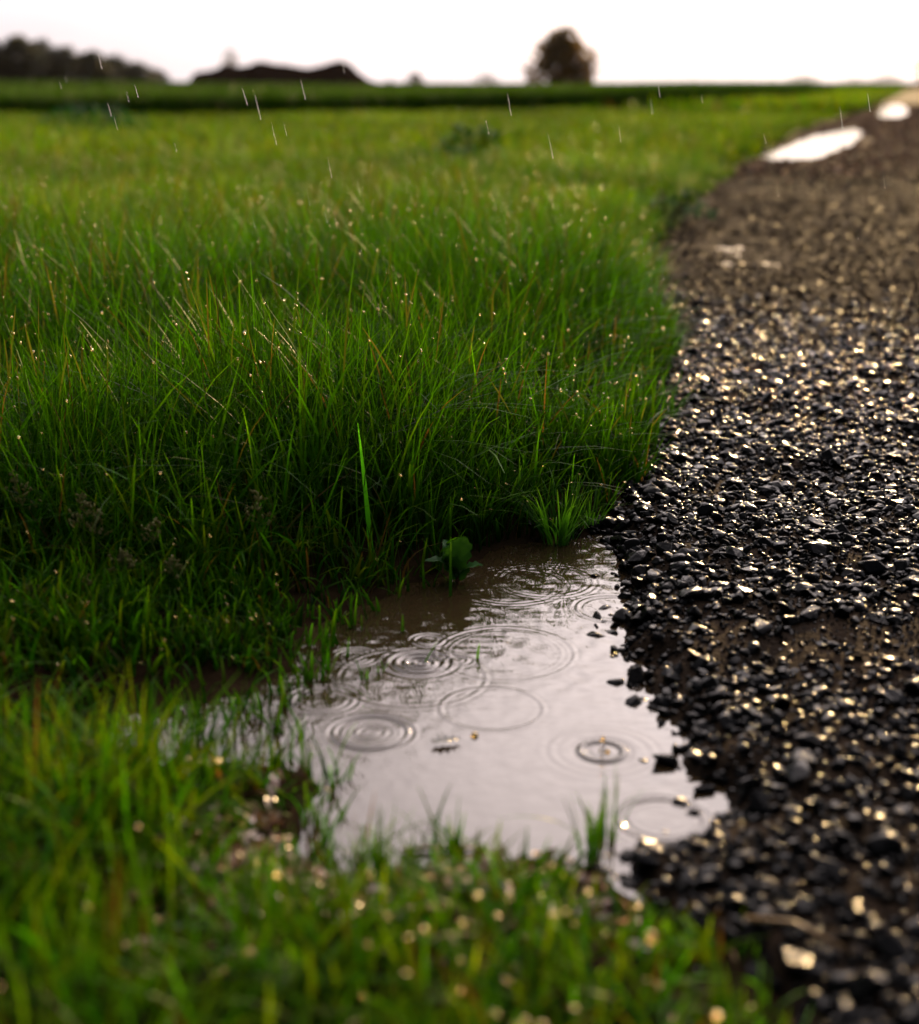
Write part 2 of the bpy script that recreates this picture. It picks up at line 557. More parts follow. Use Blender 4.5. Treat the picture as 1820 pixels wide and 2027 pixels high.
parts = []
x, y = uniform_points(66000, 0.55, 4.6, -0.035)
k = (rng.random(len(x)) > bare(x, y) * 0.9) & (rng.random(len(x)) > sstep(1.9, 3.6, y))
x, y = x[k], y[k]
sz = np.clip(np.exp(rng.normal(math.log(0.0051), 0.42, len(x))), 0.0025, 0.0155)
parts.append(scatter_stones(np.stack([x, y, zroad(x, y) + sz * 0.30], 1), sz, PROTO, 0.42))
y = rng.uniform(0.6, 2.6, 700)                              # stray stones lying in the verge
x = roadx(y) - np.abs(rng.normal(0, 0.07, 700))
k = sdist(PUD, x, y) < -0.004
x, y = x[k], y[k]
sz = np.clip(np.exp(rng.normal(math.log(0.0042), 0.4, len(x))), 0.002, 0.010)
parts[0] = tuple(np.vstack([a, b + (len(parts[0][0]) if q == 1 else 0)]) for q, (a, b) in enumerate(zip(parts[0], scatter_stones(np.stack([x, y, zsoil(x, y) + sz * 0.3], 1), sz, PROTO, 0.42))))
x, y = uniform_points(38000, 0.6, 2.6, -0.03)            # grit between the stones
sz = np.clip(np.exp(rng.normal(math.log(0.0022), 0.35, len(x))), 0.001, 0.004)
parts.append(scatter_stones(np.stack([x, y, zroad(x, y) + sz * 0.3], 1), sz, PROTO_LO, 0.6))
x, y = uniform_points(100000, 1.8, 9.5, 0.0)
k = (rng.random(len(x)) < sstep(1.8, 3.2, y)) & (rng.random(len(x)) > sstep(7.5, 9.5, y)) & ~((sdist(WET, x, y) > 0.02) & (rng.random(len(x)) < 0.55))
x, y = x[k], y[k]
sz = np.clip(np.exp(rng.normal(math.log(0.0042), 0.38, len(x))), 0.003, 0.014)
parts.append(scatter_stones(np.stack([x, y, zroad(x, y) + sz * 0.3], 1), sz, PROTO_LO, 0.4))
x, y = uniform_points(45000, 7.0, 34.0, 0.02)
k = (rng.random(len(x)) < sstep(7.0, 9.0, y)) & (sdist(FAR1, x, y) < -0.03) & (sdist(FAR2, x, y) < -0.05)
x, y = x[k], y[k]
sz = np.clip(np.exp(rng.normal(math.log(0.012), 0.35, len(x))), 0.005, 0.026)
parts.append(scatter_stones(np.stack([x, y, zroad(x, y) + sz * 0.45], 1), sz, PROTO_LO, 0.4))
def join_parts(ps):
    off, Vs, Fs, Cs = 0, [], [], []
    for v, f, c in ps:
        Vs.append(v)
        Fs.append(f + off)
        Cs.append(c)
        off += len(v)
    return np.vstack(Vs), np.vstack(Fs), np.vstack(Cs)
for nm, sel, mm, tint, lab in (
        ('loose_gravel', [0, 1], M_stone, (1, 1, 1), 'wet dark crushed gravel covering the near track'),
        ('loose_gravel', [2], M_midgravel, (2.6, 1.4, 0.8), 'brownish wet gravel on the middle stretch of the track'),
        ('loose_gravel', [3], M_fargravel, (22.0, 11.0, 6.3), 'wet gravel on the far stretch of the track, warm sheen painted in its brown')):  # strong brown tint stands in for the low light's grazing sheen
    v, f, c = join_parts([parts[k] for k in sel])
    o = mesh_np(nm, v, f, mm, c * np.array(tint))
    tag(o, lab, 'gravel', kind='stuff')

# single stones one can point at: water's edge and out in the puddle
STONES = [
    (1262, 1388, 0.0125, 'black angular stone jutting from the gravel into the pale puddle, largest at that bend'),
    (1318, 1402, 0.009, 'dark flat stone lying just right of the largest jutting edge stone'),
    (1302, 1432, 0.008, 'small dark stone in the shallow water below the jutting edge stones'),
    (1348, 1588, 0.0075, 'glinting wet stone alone in the pale water at the lower right bay'),
    (1375, 1608, 0.0055, 'small glinting pebble just below the lone stone of the lower right bay'),
    (1272, 1504, 0.0050, 'tiny dark pebble breaking the water right of the splash'),
    (1232, 1228, 0.0120, 'dark stone with a pale glint on the tip of the gravel point'),
    (1212, 1252, 0.0075, 'small black stone in front of the gravel point at the puddle'),
    (1198, 1230, 0.0035, 'tiny dark pebble in the water left of the gravel point'),
    (1250, 1098, 0.0125, 'black stone standing in the water by the upper right puddle edge'),
    (1262, 1148, 0.0130, 'large dark stone in the water below the upper right puddle edge'),
    (1218, 1298, 0.0045, 'pale glinting pebble in the water under the gravel point'),
    (1290, 1218, 0.0125, 'big rounded dark stone on the gravel just behind the gravel point'),
    (1505, 1292, 0.0115, 'black lump of stone on the bare brown grit patch'),
    (1470, 1220, 0.0105, 'grey smooth stone on the gravel behind the bare grit patch'),
    (1290, 1700, 0.0120, 'dark stone on the lower tip of gravel beside the grass'),
    (1590, 1215, 0.0120, 'grey stone with a bright top standing proud of the gravel, behind the grit'),
]
for px, py, s, lab in STONES:
    p = g(px, py)
    z = max(float(zroad(np.array([p[0]]), np.array([p[1]]))[0]), -0.5 * s) + s * 0.25
    v, f = stone_proto(16, rnd, 0.07, 0.72)
    R = euler_mats(np.array([rnd.uniform(0, 6.28)]), np.array([rnd.gauss(0, .25)]), np.array([rnd.gauss(0, .25)]))[0]
    v = (v * s * np.array([1.2, 1.0, 1.05])) @ R.T
    c = np.repeat(np.array([[0.016, 0.015, 0.015]]) * rnd.uniform(.7, 1.6), len(v), 0)
    o = mesh_np('stone', v, f, M_stone, c)
    o.location = (float(p[0]), float(p[1]), z)
    tag(o, lab, 'stone', 'single stones along the puddle edge and on the track')

# ------------------------------------------------------------------ grass
def blades(P, h, wd, az, lean, droop, segs, cb, ct, face=None, profile='leaf', tipw=0.06):
    """tapered curved strips; returns V, F, C and a function giving centre points"""
    n = len(P)
    droop = np.minimum(droop, 0.95)
    t = np.linspace(0, 1, segs + 1)
    d = np.stack([np.cos(az), np.sin(az), np.zeros(n)], 1)
    if face is None:
        face = az + rng.normal(math.pi / 2, 0.7, n)
    s = np.stack([np.cos(face), np.sin(face), np.zeros(n)], 1)
    def centre(i, tt):
        hh = h[i]
        out_ = hh * (lean[i] * tt + droop[i] * tt ** 2.2)
        up = hh * (tt * np.sqrt(np.maximum(1 - 0.5 * lean[i] ** 2, .2)) - 0.55 * np.clip(droop[i], 0, 3) ** 1.3 * tt ** 2.6)
        return P[i] + d[i] * out_[:, None] + np.array([0, 0, 1.0])[None] * up[:, None]
    V = np.zeros((n, segs + 1, 2, 3))
    C = np.zeros((n, segs + 1, 2, 3))
    al = np.arange(n)
    for k, tt in enumerate(t):
        if profile in ('leaf', 'crop'):
            wk = (0.75 + 0.5 * tt) * (1 - tt) ** 0.75 / 0.82 if tt < 1 else 0
            wk = max(wk, tipw)
        elif profile == 'stem':
            wk = 0.28 if tt < 0.72 else (1.0 if tt < 0.97 else 0.25)
        c = centre(al, np.full(n, tt))
        V[:, k, 0] = c - s * (wd * wk / 2)[:, None]
        V[:, k, 1] = c + s * (wd * wk / 2)[:, None]
        m = tt ** 2.5 if profile == 'leaf' else tt ** 5 if profile == 'crop' else (0.0 if tt < 0.7 else 1.0)  # bases keep the dark colour longest, imitating shade between blades
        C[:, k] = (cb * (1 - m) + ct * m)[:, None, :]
    base = (np.arange(n) * (segs + 1) * 2)[:, None]
    k = (np.arange(segs) * 2)[None]
    a = base + k
    F = np.stack([a, a + 1, a + 3, a + 2], -1).reshape(-1, 4)
    return V.reshape(-1, 3), F, C.reshape(-1, 3), centre

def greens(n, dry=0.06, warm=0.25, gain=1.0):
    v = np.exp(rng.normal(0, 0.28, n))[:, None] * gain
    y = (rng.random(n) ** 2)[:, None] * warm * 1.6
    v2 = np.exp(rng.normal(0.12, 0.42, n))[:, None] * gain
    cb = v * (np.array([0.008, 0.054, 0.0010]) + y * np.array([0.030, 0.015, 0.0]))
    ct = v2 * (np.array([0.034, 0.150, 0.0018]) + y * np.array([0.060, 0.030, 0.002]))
    k = rng.random(n) < dry
    ct[k] = np.array([0.075, 0.050, 0.018]) * rng.uniform(.5, 1.3, (k.sum(), 1))
    k2 = k & (rng.random(n) < .4)
    cb[k2] = np.array([0.09, 0.06, 0.022]) * rng.uniform(.5, 1.2, (k2.sum(), 1))
    return cb, ct

class Pile:
    def __init__(s):
        s.V, s.F, s.C, s.n = [], [], [], 0
    def add(s, v, f, c):
        s.V.append(v); s.F.append(f + s.n); s.C.append(c); s.n += len(v)
    def link(s, name, m, smooth=True, parent=None):
        return mesh_np(name, np.vstack(s.V), np.vstack(s.F), m, np.vstack(s.C), smooth, parent)

def meadow_height(x, y):
    r = -roadsd(x, y)
    s = -sdist(PUD, x, y)
    h = 0.065 + 0.155 * sstep(1.28, 1.46, y - 1.05 * np.clip(x + 0.03, 0, .35) * sstep(2.6, 1.8, y))
    edge = sstep(-0.02, 0.34, r) * sstep(2.6, 2.0, y) + sstep(-0.02, 0.2, r) * (1 - sstep(2.6, 2.0, y))
    h = h * np.where(y > 1.1, 0.40 + 0.60 * edge, 0.55 + 0.45 * sstep(-0.02, 0.12, r))
    pe = sstep(0.0, 0.15, s)
    h = h * np.where(y > 1.1, 0.45 + 0.55 * pe, (0.38 + 0.30 * sstep(-.1, 0.05, x)) + (0.62 - 0.30 * sstep(-.1, 0.05, x)) * sstep(0.0, 0.14, s))
    h = h * (1 - 0.34 * sstep(2.6, 6.0, y) - 0.24 * sstep(10, 17, y))
    h = h * (0.78 + 0.44 * vnoise(x, y, 2.3, 31)) * (0.85 + 0.3 * vnoise(x, y, 7, 32))
    return h

def grass_points(n, y0, y1, left=0.36, lm=0.55, gap=0.0, clump=0.0):
    y = rng.uniform(y0, y1, int(n * 3))
    xl, xr = -left * y - lm, np.minimum(roadx(y) + 0.05, 0.36 * y + 0.4)
    keep = rng.random(len(y)) < (xr - xl) / (xr - xl).max()
    y, xl, xr = y[keep], xl[keep], xr[keep]
    x = xl + (xr - xl) * rng.random(len(y))
    if clump:
        k = rng.random(len(x)) < (0.25 + 0.75 * sstep(.3, .62, vnoise(x, y, clump, 33)))
        x, y = x[k], y[k]
    r = roadsd(x, y) + (vnoise(x, y, 14, 34) - .5) * 0.07 * np.clip(y / 2, .5, 3)
    k = r < 0.025
    x, y = x[k], y[k]
    s = sdist(PUD, x, y) + wob(x, y)
    k = s < gap
    x, y = x[k][:n], y[k][:n]
    return np.stack([x, y, zsoil(x, y) - 0.003], 1)

near = Pile()
BEAD = []      # candidate dew positions: (points, weight)
# tall meadow behind the puddle
P = grass_points(50000, 1.15, 3.2, gap=-0.008, clump=16)
n = len(P)
h = meadow_height(P[:, 0], P[:, 1]) * rng.uniform(0.55, 1.25, n)
wdt = np.clip(np.exp(rng.normal(math.log(0.0026), 0.42, n)), 0.0010, 0.006)
cb, ct = greens(n, 0.012, 0.22, 0.50)
ct = ct * 1.5  # dim bases, bright tips: shade within the meadow put into blade colour
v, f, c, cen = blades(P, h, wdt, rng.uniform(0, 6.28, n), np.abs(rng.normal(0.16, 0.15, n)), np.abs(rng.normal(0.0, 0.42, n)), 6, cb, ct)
near.add(v, f, c)
i = rng.choice(n, 1500)
BEAD.append((cen(i, rng.uniform(.55, .98, len(i))), 0.0009, 0.0014))
# short broad grass around the puddle's left arm and in front
P = grass_points(14500, 0.36, 1.42, left=0.42, lm=0.45, gap=-0.010, clump=20)
bar = np.exp(-(((P[:, 0] - g(650, 1700)[0]) / 0.065) ** 2 + ((P[:, 1] - g(650, 1700)[1]) / 0.075) ** 2))
P = P[rng.random(len(P)) > bar * 0.85]
n = len(P)
h = meadow_height(P[:, 0], P[:, 1]) * rng.uniform(0.45, 1.5, n) * 0.95
h *= 0.72 + 0.55 * sstep(-0.02, -0.25, P[:, 0]) * sstep(1.1, .85, P[:, 1])
wdt = np.clip(np.exp(rng.normal(math.log(0.0034), 0.3, n)), 0.0016, 0.007)
cb, ct = greens(n, 0.10, 0.75, 1.0)
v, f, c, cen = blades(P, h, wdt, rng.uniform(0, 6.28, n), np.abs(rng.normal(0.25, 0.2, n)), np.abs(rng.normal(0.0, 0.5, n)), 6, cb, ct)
near.add(v, f, c)
i = rng.choice(n, 130)
BEAD.append((cen(i, rng.uniform(.5, .98, len(i))), 0.0008, 0.0016))
i = rng.choice(np.where(P[:, 1] < 1.05)[0], 45)
BEAD.append((cen(i, rng.uniform(.8, 1.0, len(i))), 0.0011, 0.0022))
i = np.where((P[:, 0] > -.04) & (P[:, 0] < .17) & (P[:, 1] > .58) & (P[:, 1] < .9) & (h > .03))[0]
i = rng.choice(i, 34)
BEAD.append((cen(i, rng.uniform(.85, 1.0, len(i))), 0.0010, 0.0021))
# blades standing in the shallow left arm and along the left shore
x = rng.uniform(PUD[:, 0].min(), 0.02, 14000)
y = rng.uniform(PUD[:, 1].min(), PUD[:, 1].max(), 14000)
s = sdist(PUD, x, y)
sh = s < 0.055 * sstep(-0.02, -0.16, x) + 0.012
k = (s > 0) & sh & (vnoise(x, y, 75, 40) > .60) & (x < 0.0) & (rng.random(len(x)) < 0.55)
P = np.stack([x, y, np.full_like(x, -0.006)], 1)[k][:1500]
n = len(P)
h = rng.uniform(0.018, 0.048, n)
cb, ct = greens(n, 0.06, 0.3)
v, f, c, cen = blades(P, h, rng.uniform(.0018, .0042, n), rng.uniform(0, 6.28, n), np.abs(rng.normal(0.2, 0.2, n)), np.abs(rng.normal(0, .25, n)), 5, cb, ct)
near.add(v, f, c)
# thin blades standing in the water along the near shore
x = rng.uniform(-0.07, 0.17, 7000)
y = rng.uniform(0.76, 1.0, 7000)
s = sdist(PUD, x, y)
k = (s > -0.02) & (s < 0.034) & (vnoise(x, y, 30, 44) > .52) & (roadsd(x, y) < -0.05) & (rng.random(len(x)) < .55)
P = np.stack([x, y, np.full_like(x, -0.006)], 1)[k][:420]
n = len(P)
cb, ct = greens(n, 0.10, 0.6, 1.0)
v, f, c, cen = blades(P, rng.uniform(0.02, 0.062, n), rng.uniform(.0014, .0032, n), rng.uniform(0, 6.28, n), np.abs(rng.normal(0.2, 0.2, n)), np.abs(rng.normal(0, .4, n)), 6, cb, ct)
near.add(v, f, c)
# thin flowering stems with rusty seed spikes
P = grass_points(1700, 1.5, 3.6, gap=-0.08)
n = len(P)
h = meadow_height(P[:, 0], P[:, 1]) * rng.uniform(0.95, 1.35, n)
cb, ct = greens(n, 0, 0.3)
ct = np.array([0.05, 0.042, 0.014]) * rng.uniform(.5, 1.5, (n, 1)) + rng.random((n, 1)) * np.array([0.0, 0.05, 0.0])
v, f, c, cen = blades(P, h, rng.uniform(.0014, .0026, n), rng.uniform(0, 6.28, n), np.abs(rng.normal(0.15, 0.12, n)), np.abs(rng.normal(0.12, 0.22, n)), 8, cb, ct, profile='stem')
near.add(v, f, c)
i = rng.choice(n, 1100)
BEAD.append((cen(i, rng.uniform(.7, 1.0, len(i))), 0.0010, 0.0016))
tag(near.link('meadow_grass', M_grass), 'wet green meadow grass around the near puddle', 'grass', kind='stuff')

mid = Pile()
P = grass_points(76000, 3.2, 8.2, clump=6)
n = len(P)
h = meadow_height(P[:, 0], P[:, 1]) * rng.uniform(0.55, 1.2, n)
pt_ = (0.62 + 0.76 * vnoise(P[:, 0], P[:, 1], 1.1, 81))[:, None]
cb, ct = greens(n, 0.03, 0.9, 1.0)
cb, ct = cb * pt_, ct * pt_
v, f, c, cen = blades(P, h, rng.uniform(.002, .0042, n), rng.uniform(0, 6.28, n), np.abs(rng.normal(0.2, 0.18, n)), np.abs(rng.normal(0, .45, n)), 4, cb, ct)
mid.add(v, f, c)
i = rng.choice(n, 3000)
BEAD.append((cen(i, rng.uniform(.75, 1.0, len(i))), 0.0014, 0.0026))
P = grass_points(3500, 3.2, 9.0)
n = len(P)
h = meadow_height(P[:, 0], P[:, 1]) * rng.uniform(0.95, 1.3, n)
cb, ct = greens(n, 0, 0.5)
ct = np.array([0.075, 0.058, 0.016]) * rng.uniform(.5, 1.5, (n, 1)) + rng.random((n, 1)) * np.array([0.0, 0.07, 0.0])
v, f, c, cen = blades(P, h, rng.uniform(.0022, .004, n), rng.uniform(0, 6.28, n), np.abs(rng.normal(0.15, 0.12, n)), np.abs(rng.normal(0.1, 0.2, n)), 6, cb, ct, profile='stem')
mid.add(v, f, c)
P = grass_points(75000, 8.2, 26.0, lm=1.0, clump=2.5)
n = len(P)
h = meadow_height(P[:, 0], P[:, 1]) * rng.uniform(0.55, 1.15, n)
pt_ = (0.62 + 0.76 * vnoise(P[:, 0], P[:, 1], .5, 82))[:, None]
cb, ct = greens(n, 0.03, 1.3, 1.0)
cb, ct = cb * pt_, ct * pt_
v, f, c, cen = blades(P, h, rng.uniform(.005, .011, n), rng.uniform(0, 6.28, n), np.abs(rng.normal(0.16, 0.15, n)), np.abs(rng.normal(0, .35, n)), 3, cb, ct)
mid.add(v, f, c)
i = rng.choice(n, 900)
BEAD.append((cen(i, rng.uniform(.85, 1.0, len(i))), 0.002, 0.0034))
y = np.exp(rng.uniform(math.log(24), math.log(110), 16000))                # verge running on along the track
x = roadx(y) - np.abs(rng.normal(0, 1.6, len(y))) * np.clip(y / 30, 1, 3)
P = np.stack([x, y, zsoil(x, y)], 1)
n = len(P)
cb, ct = greens(n, 0.14, 1.2, 1.1)
v, f, c, cen = blades(P, rng.uniform(.12, .3, n), rng.uniform(.02, .05, n), rng.uniform(0, 6.28, n), np.abs(rng.normal(0.2, 0.15, n)), np.abs(rng.normal(0, .3, n)), 3, cb, ct)
mid.add(v, f, c)
tag(mid.link('field_grass', M_grass), 'rough green and yellowish grass filling the field between puddle and crop', 'grass', kind='stuff')

# standing cereal crop along the back of the field
FRONT = np.array([g(a, b, 0.10)[:2] for a, b in [(-500, 216), (0, 219), (400, 220), (800, 213), (1200, 208), (1500, 202), (1650, 196)]])
FRONT = np.vstack([FRONT, [[24.0, 70.0], [60, 160]]])
def crop_front(x):
    return np.interp(x, FRONT[:, 0], FRONT[:, 1])
crop = Pile()
for n0, d0, d1, wd_, seg in ((22000, 0, 2.2, (.012, .022), 4), (30000, 2.2, 26, (.03, .06), 3), (26000, 26, 150, (.10, .22), 3)):
    x = rng.uniform(-16, 14, n0) if d0 < 3 else rng.uniform(-1, 1, n0) * (16 + d1 * 0.42)
    dd = d0 + (d1 - d0) * rng.random(n0) ** 1.3
    y = crop_front(x) + dd + (vnoise(x, x * 0, 0.9, 50) - .5) * 0.5
    k = (x < roadx(y) - 1.2 - 0.02 * y) & (np.abs(x) < 0.40 * y + 2)
    x, y, dd = x[k], y[k], dd[k]
    n = len(x)
    P = np.stack([x, y, zsoil(x, y)], 1)
    u = x / y
    h = (0.335 + 0.15 * sstep(-0.05, 0.16, u)) * rng.uniform(.82, 1.12, n) * (0.86 + .28 * vnoise(x, y, .35, 51))
    cb, ct = greens(n, 0.0, 0.25, 0.9)
    ct = ct * 1.2 + np.array([0.035, 0.030, 0.008])
    v, f, c, cen = blades(P, h, rng.uniform(*wd_, n), rng.uniform(0, 6.28, n), np.abs(rng.normal(0.08, 0.08, n)), np.abs(rng.normal(0, .18, n)), seg + 2, cb * .6, ct, profile='crop')  # dark stalks below pale tips imitate the shaded front and sunlit top
    crop.add(v, f, c)
tag(crop.link('cereal_crop', M_crop), 'dark green standing cereal crop in a band below the horizon', 'crop', kind='stuff')

# dew and rain beads on the blades
def ico(sub):
    bm = bmesh.new()
    bmesh.ops.create_icosphere(bm, subdivisions=sub, radius=1)
    V = np.array([v.co[:] for v in bm.verts])
    F = np.array([[v.index for v in f.verts] for f in bm.faces])
    bm.free()
    return V, F
IV, IF = ico(2)
B = Pile()
for pts, r0, r1 in BEAD:                       # flattened drops, turned midway between sun and camera so they glint
    m_ = len(pts)
    r = rng.uniform(r0, r1, m_) * 1.45
    toc = np.array([0, 0, CAM_H]) - pts
    toc /= np.linalg.norm(toc, axis=1)[:, None]
    nrm = toc + np.array(d_sun)[None]
    nrm /= np.linalg.norm(nrm, axis=1)[:, None]
    nrm = nrm + rng.normal(0, .18, (m_, 3))
    nrm /= np.linalg.norm(nrm, axis=1)[:, None]
    t1 = np.cross(nrm, rng.normal(size=(m_, 3)))
    t1 /= np.linalg.norm(t1, axis=1)[:, None]
    t2 = np.cross(nrm, t1)
    loc = IV[None] * np.stack([r * 1.2, r * 1.0, r * .42], 1)[:, None, :]
    v = pts[:, None, :] + loc[:, :, :1] * t1[:, None] + loc[:, :, 1:2] * t2[:, None] + loc[:, :, 2:] * nrm[:, None]
    f = IF[None] + (np.arange(m_) * len(IV))[:, None, None]
    B.add(v.reshape(-1, 3), f.reshape(-1, 3), np.ones((m_ * len(IV), 3)))
tag(B.link('dew_beads', M_dew, True), 'tiny glinting water beads clinging to the grass', 'dew', kind='stuff')

# dead leaf litter on the bare soil in front
n = 900
x = rng.normal(g(660, 1735)[0], 0.11, n)
y = rng.normal(g(660, 1735)[1], 0.06, n)
k = (sdist(PUD, x, y) < -0.004) & (roadsd(x, y) < -0.02)
x, y = x[k], y[k]
n = len(x)
L = rng.uniform(.004, .013, n)
R = euler_mats(rng.uniform(0, 6.28, n), rng.normal(0, .45, n), rng.normal(0, .45, n))
q = np.array([[-1, 0, 0], [-.3, -.4, .12], [.5, -.35, .1], [1, 0, 0], [.5, .35, .16], [-.3, .4, .1]])
v = np.einsum('nij,nkj->nki', R, q[None] * L[:, None, None]) + np.stack([x, y, zsoil(x, y) + 0.004], 1)[:, None]
f = (np.arange(n) * 6)[:, None] + np.arange(6)[None]
c = np.array([0.16, 0.075, 0.028]) * np.exp(rng.normal(0, .5, (n, 1)))
tag(mesh_np('leaf_litter', v.reshape(-1, 3), f, M_litter, np.repeat(c, 6, 0)), 'brown rotting leaf litter on the wet soil in front of the puddle', 'litter', kind='stuff')

# ------------------------------------------------------------------ single plants
def tube(bm, pts, rad, sides=6):
    rings = []
    n = len(pts)
    for i, p in enumerate(pts):
        p = Vector(p)
        a = Vector(pts[min(i + 1, n - 1)]) - Vector(pts[max(i - 1, 0)])
        a.normalize()
        s_ = a.orthogonal().normalized()
        u_ = a.cross(s_)
        rings.append([bm.verts.new(p + (s_ * math.cos(2 * math.pi * k / sides) + u_ * math.sin(2 * math.pi * k / sides)) * rad[i]) for k in range(sides)])
    for i in range(n - 1):
        for k in range(sides):
            bm.faces.new((rings[i][k], rings[i][(k + 1) % sides], rings[i + 1][(k + 1) % sides], rings[i + 1][k]))
    bm.faces.new(rings[0][::-1])
    bm.faces.new(rings[-1])

def bm_obj(name, bm, m, col=None, smooth=True, parent=None):
    me = bpy.data.meshes.new(name)
    bmesh.ops.recalc_face_normals(bm, faces=bm.faces[:])
    bm.to_mesh(me)
    bm.free()
    me.materials.append(m)
    if smooth:
        me.polygons.foreach_set('use_smooth', [True] * len(me.polygons))
    if col is not None:
        a = me.color_attributes.new('Col', 'FLOAT_COLOR', 'POINT')
        a.data.foreach_set('color', np.tile(np.array([*col, 1], dtype=np.float32), len(me.vertices)))
    o = bpy.data.objects.new(name, me)
    COL.objects.link(o)
    if parent is not None:
        o.parent = parent
    return o

def hero(name, base, spec, label, cat, group=None, colb=(0.022, 0.10, 0.008), colt=(0.05, 0.15, 0.010), segs=10):
    """spec: rows of (dx, dy, height, width, azimuth, lean, droop)"""
    S_ = np.array(spec, float)
    n = len(S_)
    P_ = np.stack([S_[:, 0], S_[:, 1], np.zeros(n)], 1)
    jb = np.exp(rng.normal(0, .18, (n, 1)))
    v, f, c, _ = blades(P_, S_[:, 2], S_[:, 3], S_[:, 4], S_[:, 5], S_[:, 6], segs, np.array([colb]) * jb, np.array([colt]) * jb,
                        face=S_[:, 4] + math.pi / 2 if S_.shape[1] == 7 else S_[:, 7])
    o = mesh_np(name, v, f, M_grass, c, True)
    o.location = [float(q) for q in base]
    return tag(o, label, cat, group)

def tuft(n, spread, h, wd, lean=0.3, droop=0.25, seed=0):
    r = np.random.default_rng(seed)
    a = r.uniform(0, 6.28, n)
    rr = spread * np.sqrt(r.random(n))
    return np.stack([rr * np.cos(a), rr * np.sin(a), h * r.uniform(.5, 1.1, n), wd * r.uniform(.7, 1.2, n), a + r.normal(0, .5, n),
                     np.abs(r.normal(lean, .14, n)), np.abs(r.normal(0, droop, n))], 1)

b = g(1105, 1075)
hero('grass_tuft', (b[0], b[1] + .008, 0.0), tuft(85, 0.020, 0.088, 0.0026, 0.34, 0.35, 1), 'bright green fan of grass rising from the water at the far end of the puddle', 'grass tuft')
b = g(1180, 1050)
hero('grass_tuft', (b[0] - .006, b[1] + .01, 0.0), tuft(34, 0.014, 0.055, 0.0024, 0.35, 0.3, 2), 'small grass tuft between the far puddle corner and the gravel', 'grass tuft')
b = g(1010, 1040)
hero('grass_tuft', (b[0], b[1] + .01, 0.003), tuft(50, 0.02, 0.10, 0.0026, 0.3, 0.35, 5), 'dark grass clump left of the bright fan of grass', 'grass tuft')
b = g(1165, 1700, 0.0)
hero('grass_tuft', (b[0], b[1], 0.0), tuft(11, 0.007, 0.052, 0.0028, 0.12, 0.15, 3), 'blurred upright grass tuft standing before the lower edge of the pale water', 'grass tuft', colt=(.06, .14, .012))
b = g(738, 1135)
hero('tall_grass_blade', (b[0], b[1], 0.004), [(0, 0, 0.160, 0.0062, math.radians(170), 0.06, 0.02, math.radians(10))], 'tall broad bright green grass blade standing straight above the dark grass', 'grass blade', colb=(.05, .32, .012), colt=(.10, .52, .02))
b = g(892, 1180)
hero('tall_grass_blade', (b[0], b[1], -0.004), [(0, 0, 0.066, 0.0034, math.radians(80), 0.03, 0.02, 0.1)], 'single upright grass blade growing in dark water left of the broad leaves', 'grass blade', colb=(.012, .06, .006))
b = g(1210, 985)
hero('tall_grass_blade', (b[0] - .01, b[1], 0.006), [(0, 0, 0.068, 0.0036, 0.15, 0.85, 0.05, 1.7)], 'grass blade leaning right out over the gravel edge', 'grass blade', colb=(.03, .14, .008), colt=(.07, .24, .012))
ARCH = [(330, 960, 0.15, 1.9, .25, .75, 'long arching grass blade with pale sheen in the dark left grass'),
        (290, 900, 0.17, 3.0, .2, .55, 'long grass blade bending left in the dark left grass'),
        (700, 1010, 0.14, 3.4, .25, .8, 'arching grass blade bending over left of the tall bright blade'),
        (110, 1020, 0.13, 0.4, .3, .7, 'low arching grass blade near the seed heads at the left border')]
for px, py, hh, az_, le, dr, lab in ARCH:
    b = g(px, py + 130, 0.0)
    hero('arching_grass_blade', (b[0], b[1], 0.01), [(0, 0, hh, 0.003, az_, le, dr)], lab, 'grass blade', 'arching grass blades', colb=(.02, .08, .008), colt=(.06, .16, .03), segs=16)
SPROUT = [(945, 1302, 0.021, 5, .25, 'lone green sprout leaning right out of the pale water, its reflection below'),
          (838, 1312, 0.024, 0.5, .55, 'thin sprout slanting up from the centre of the sharp ripple rings'),
          (797, 1250, 0.020, 1.4, .1, 'upright sprout pair tip standing in dark water above the sharp ripple rings'),
          (688, 1300, 0.022, 1.2, .15, 'sprout just left of the sharp ripple rings'),
          (640, 1290, 0.028, 1.8, .15, 'taller sprout at the edge of the flooded left grass'),
          (755, 1330, 0.020, 0.2, .5, 'sprout leaning right below the ripple rings'),
          (720, 1345, 0.022, 2.6, .3, 'sprout leaning left below the ripple rings'),
          (555, 1345, 0.026, 1.5, .1, 'sprout in the narrow flooded channel on the left'),
          (610, 1530, 0.020, 1.2, .3, 'blurred yellowish green sprout at the lower left shore of the pale water'),
          (690, 1545, 0.016, 1.0, .4, 'blurred short sprout alone in the water near the lower left shore')]
for i, (px, py, hh, az_, le, lab) in enumerate(SPROUT):
    b = g(px, py)
    sp = [(0, 0, hh, .0030, az_, le, .08)]
    if i not in (0, 1):
        sp += [(.003, .002, hh * .75, .0026, az_ + 2.2, .3, .1), (-.003, .001, hh * .6, .0024, az_ - 1.6, .35, .1)]
    hero('grass_sprout', (b[0], b[1], -0.003), sp, lab, 'sprout', 'sprouts growing out of the puddle', colb=(.03, .12, .008), colt=(.06, .20, .012))

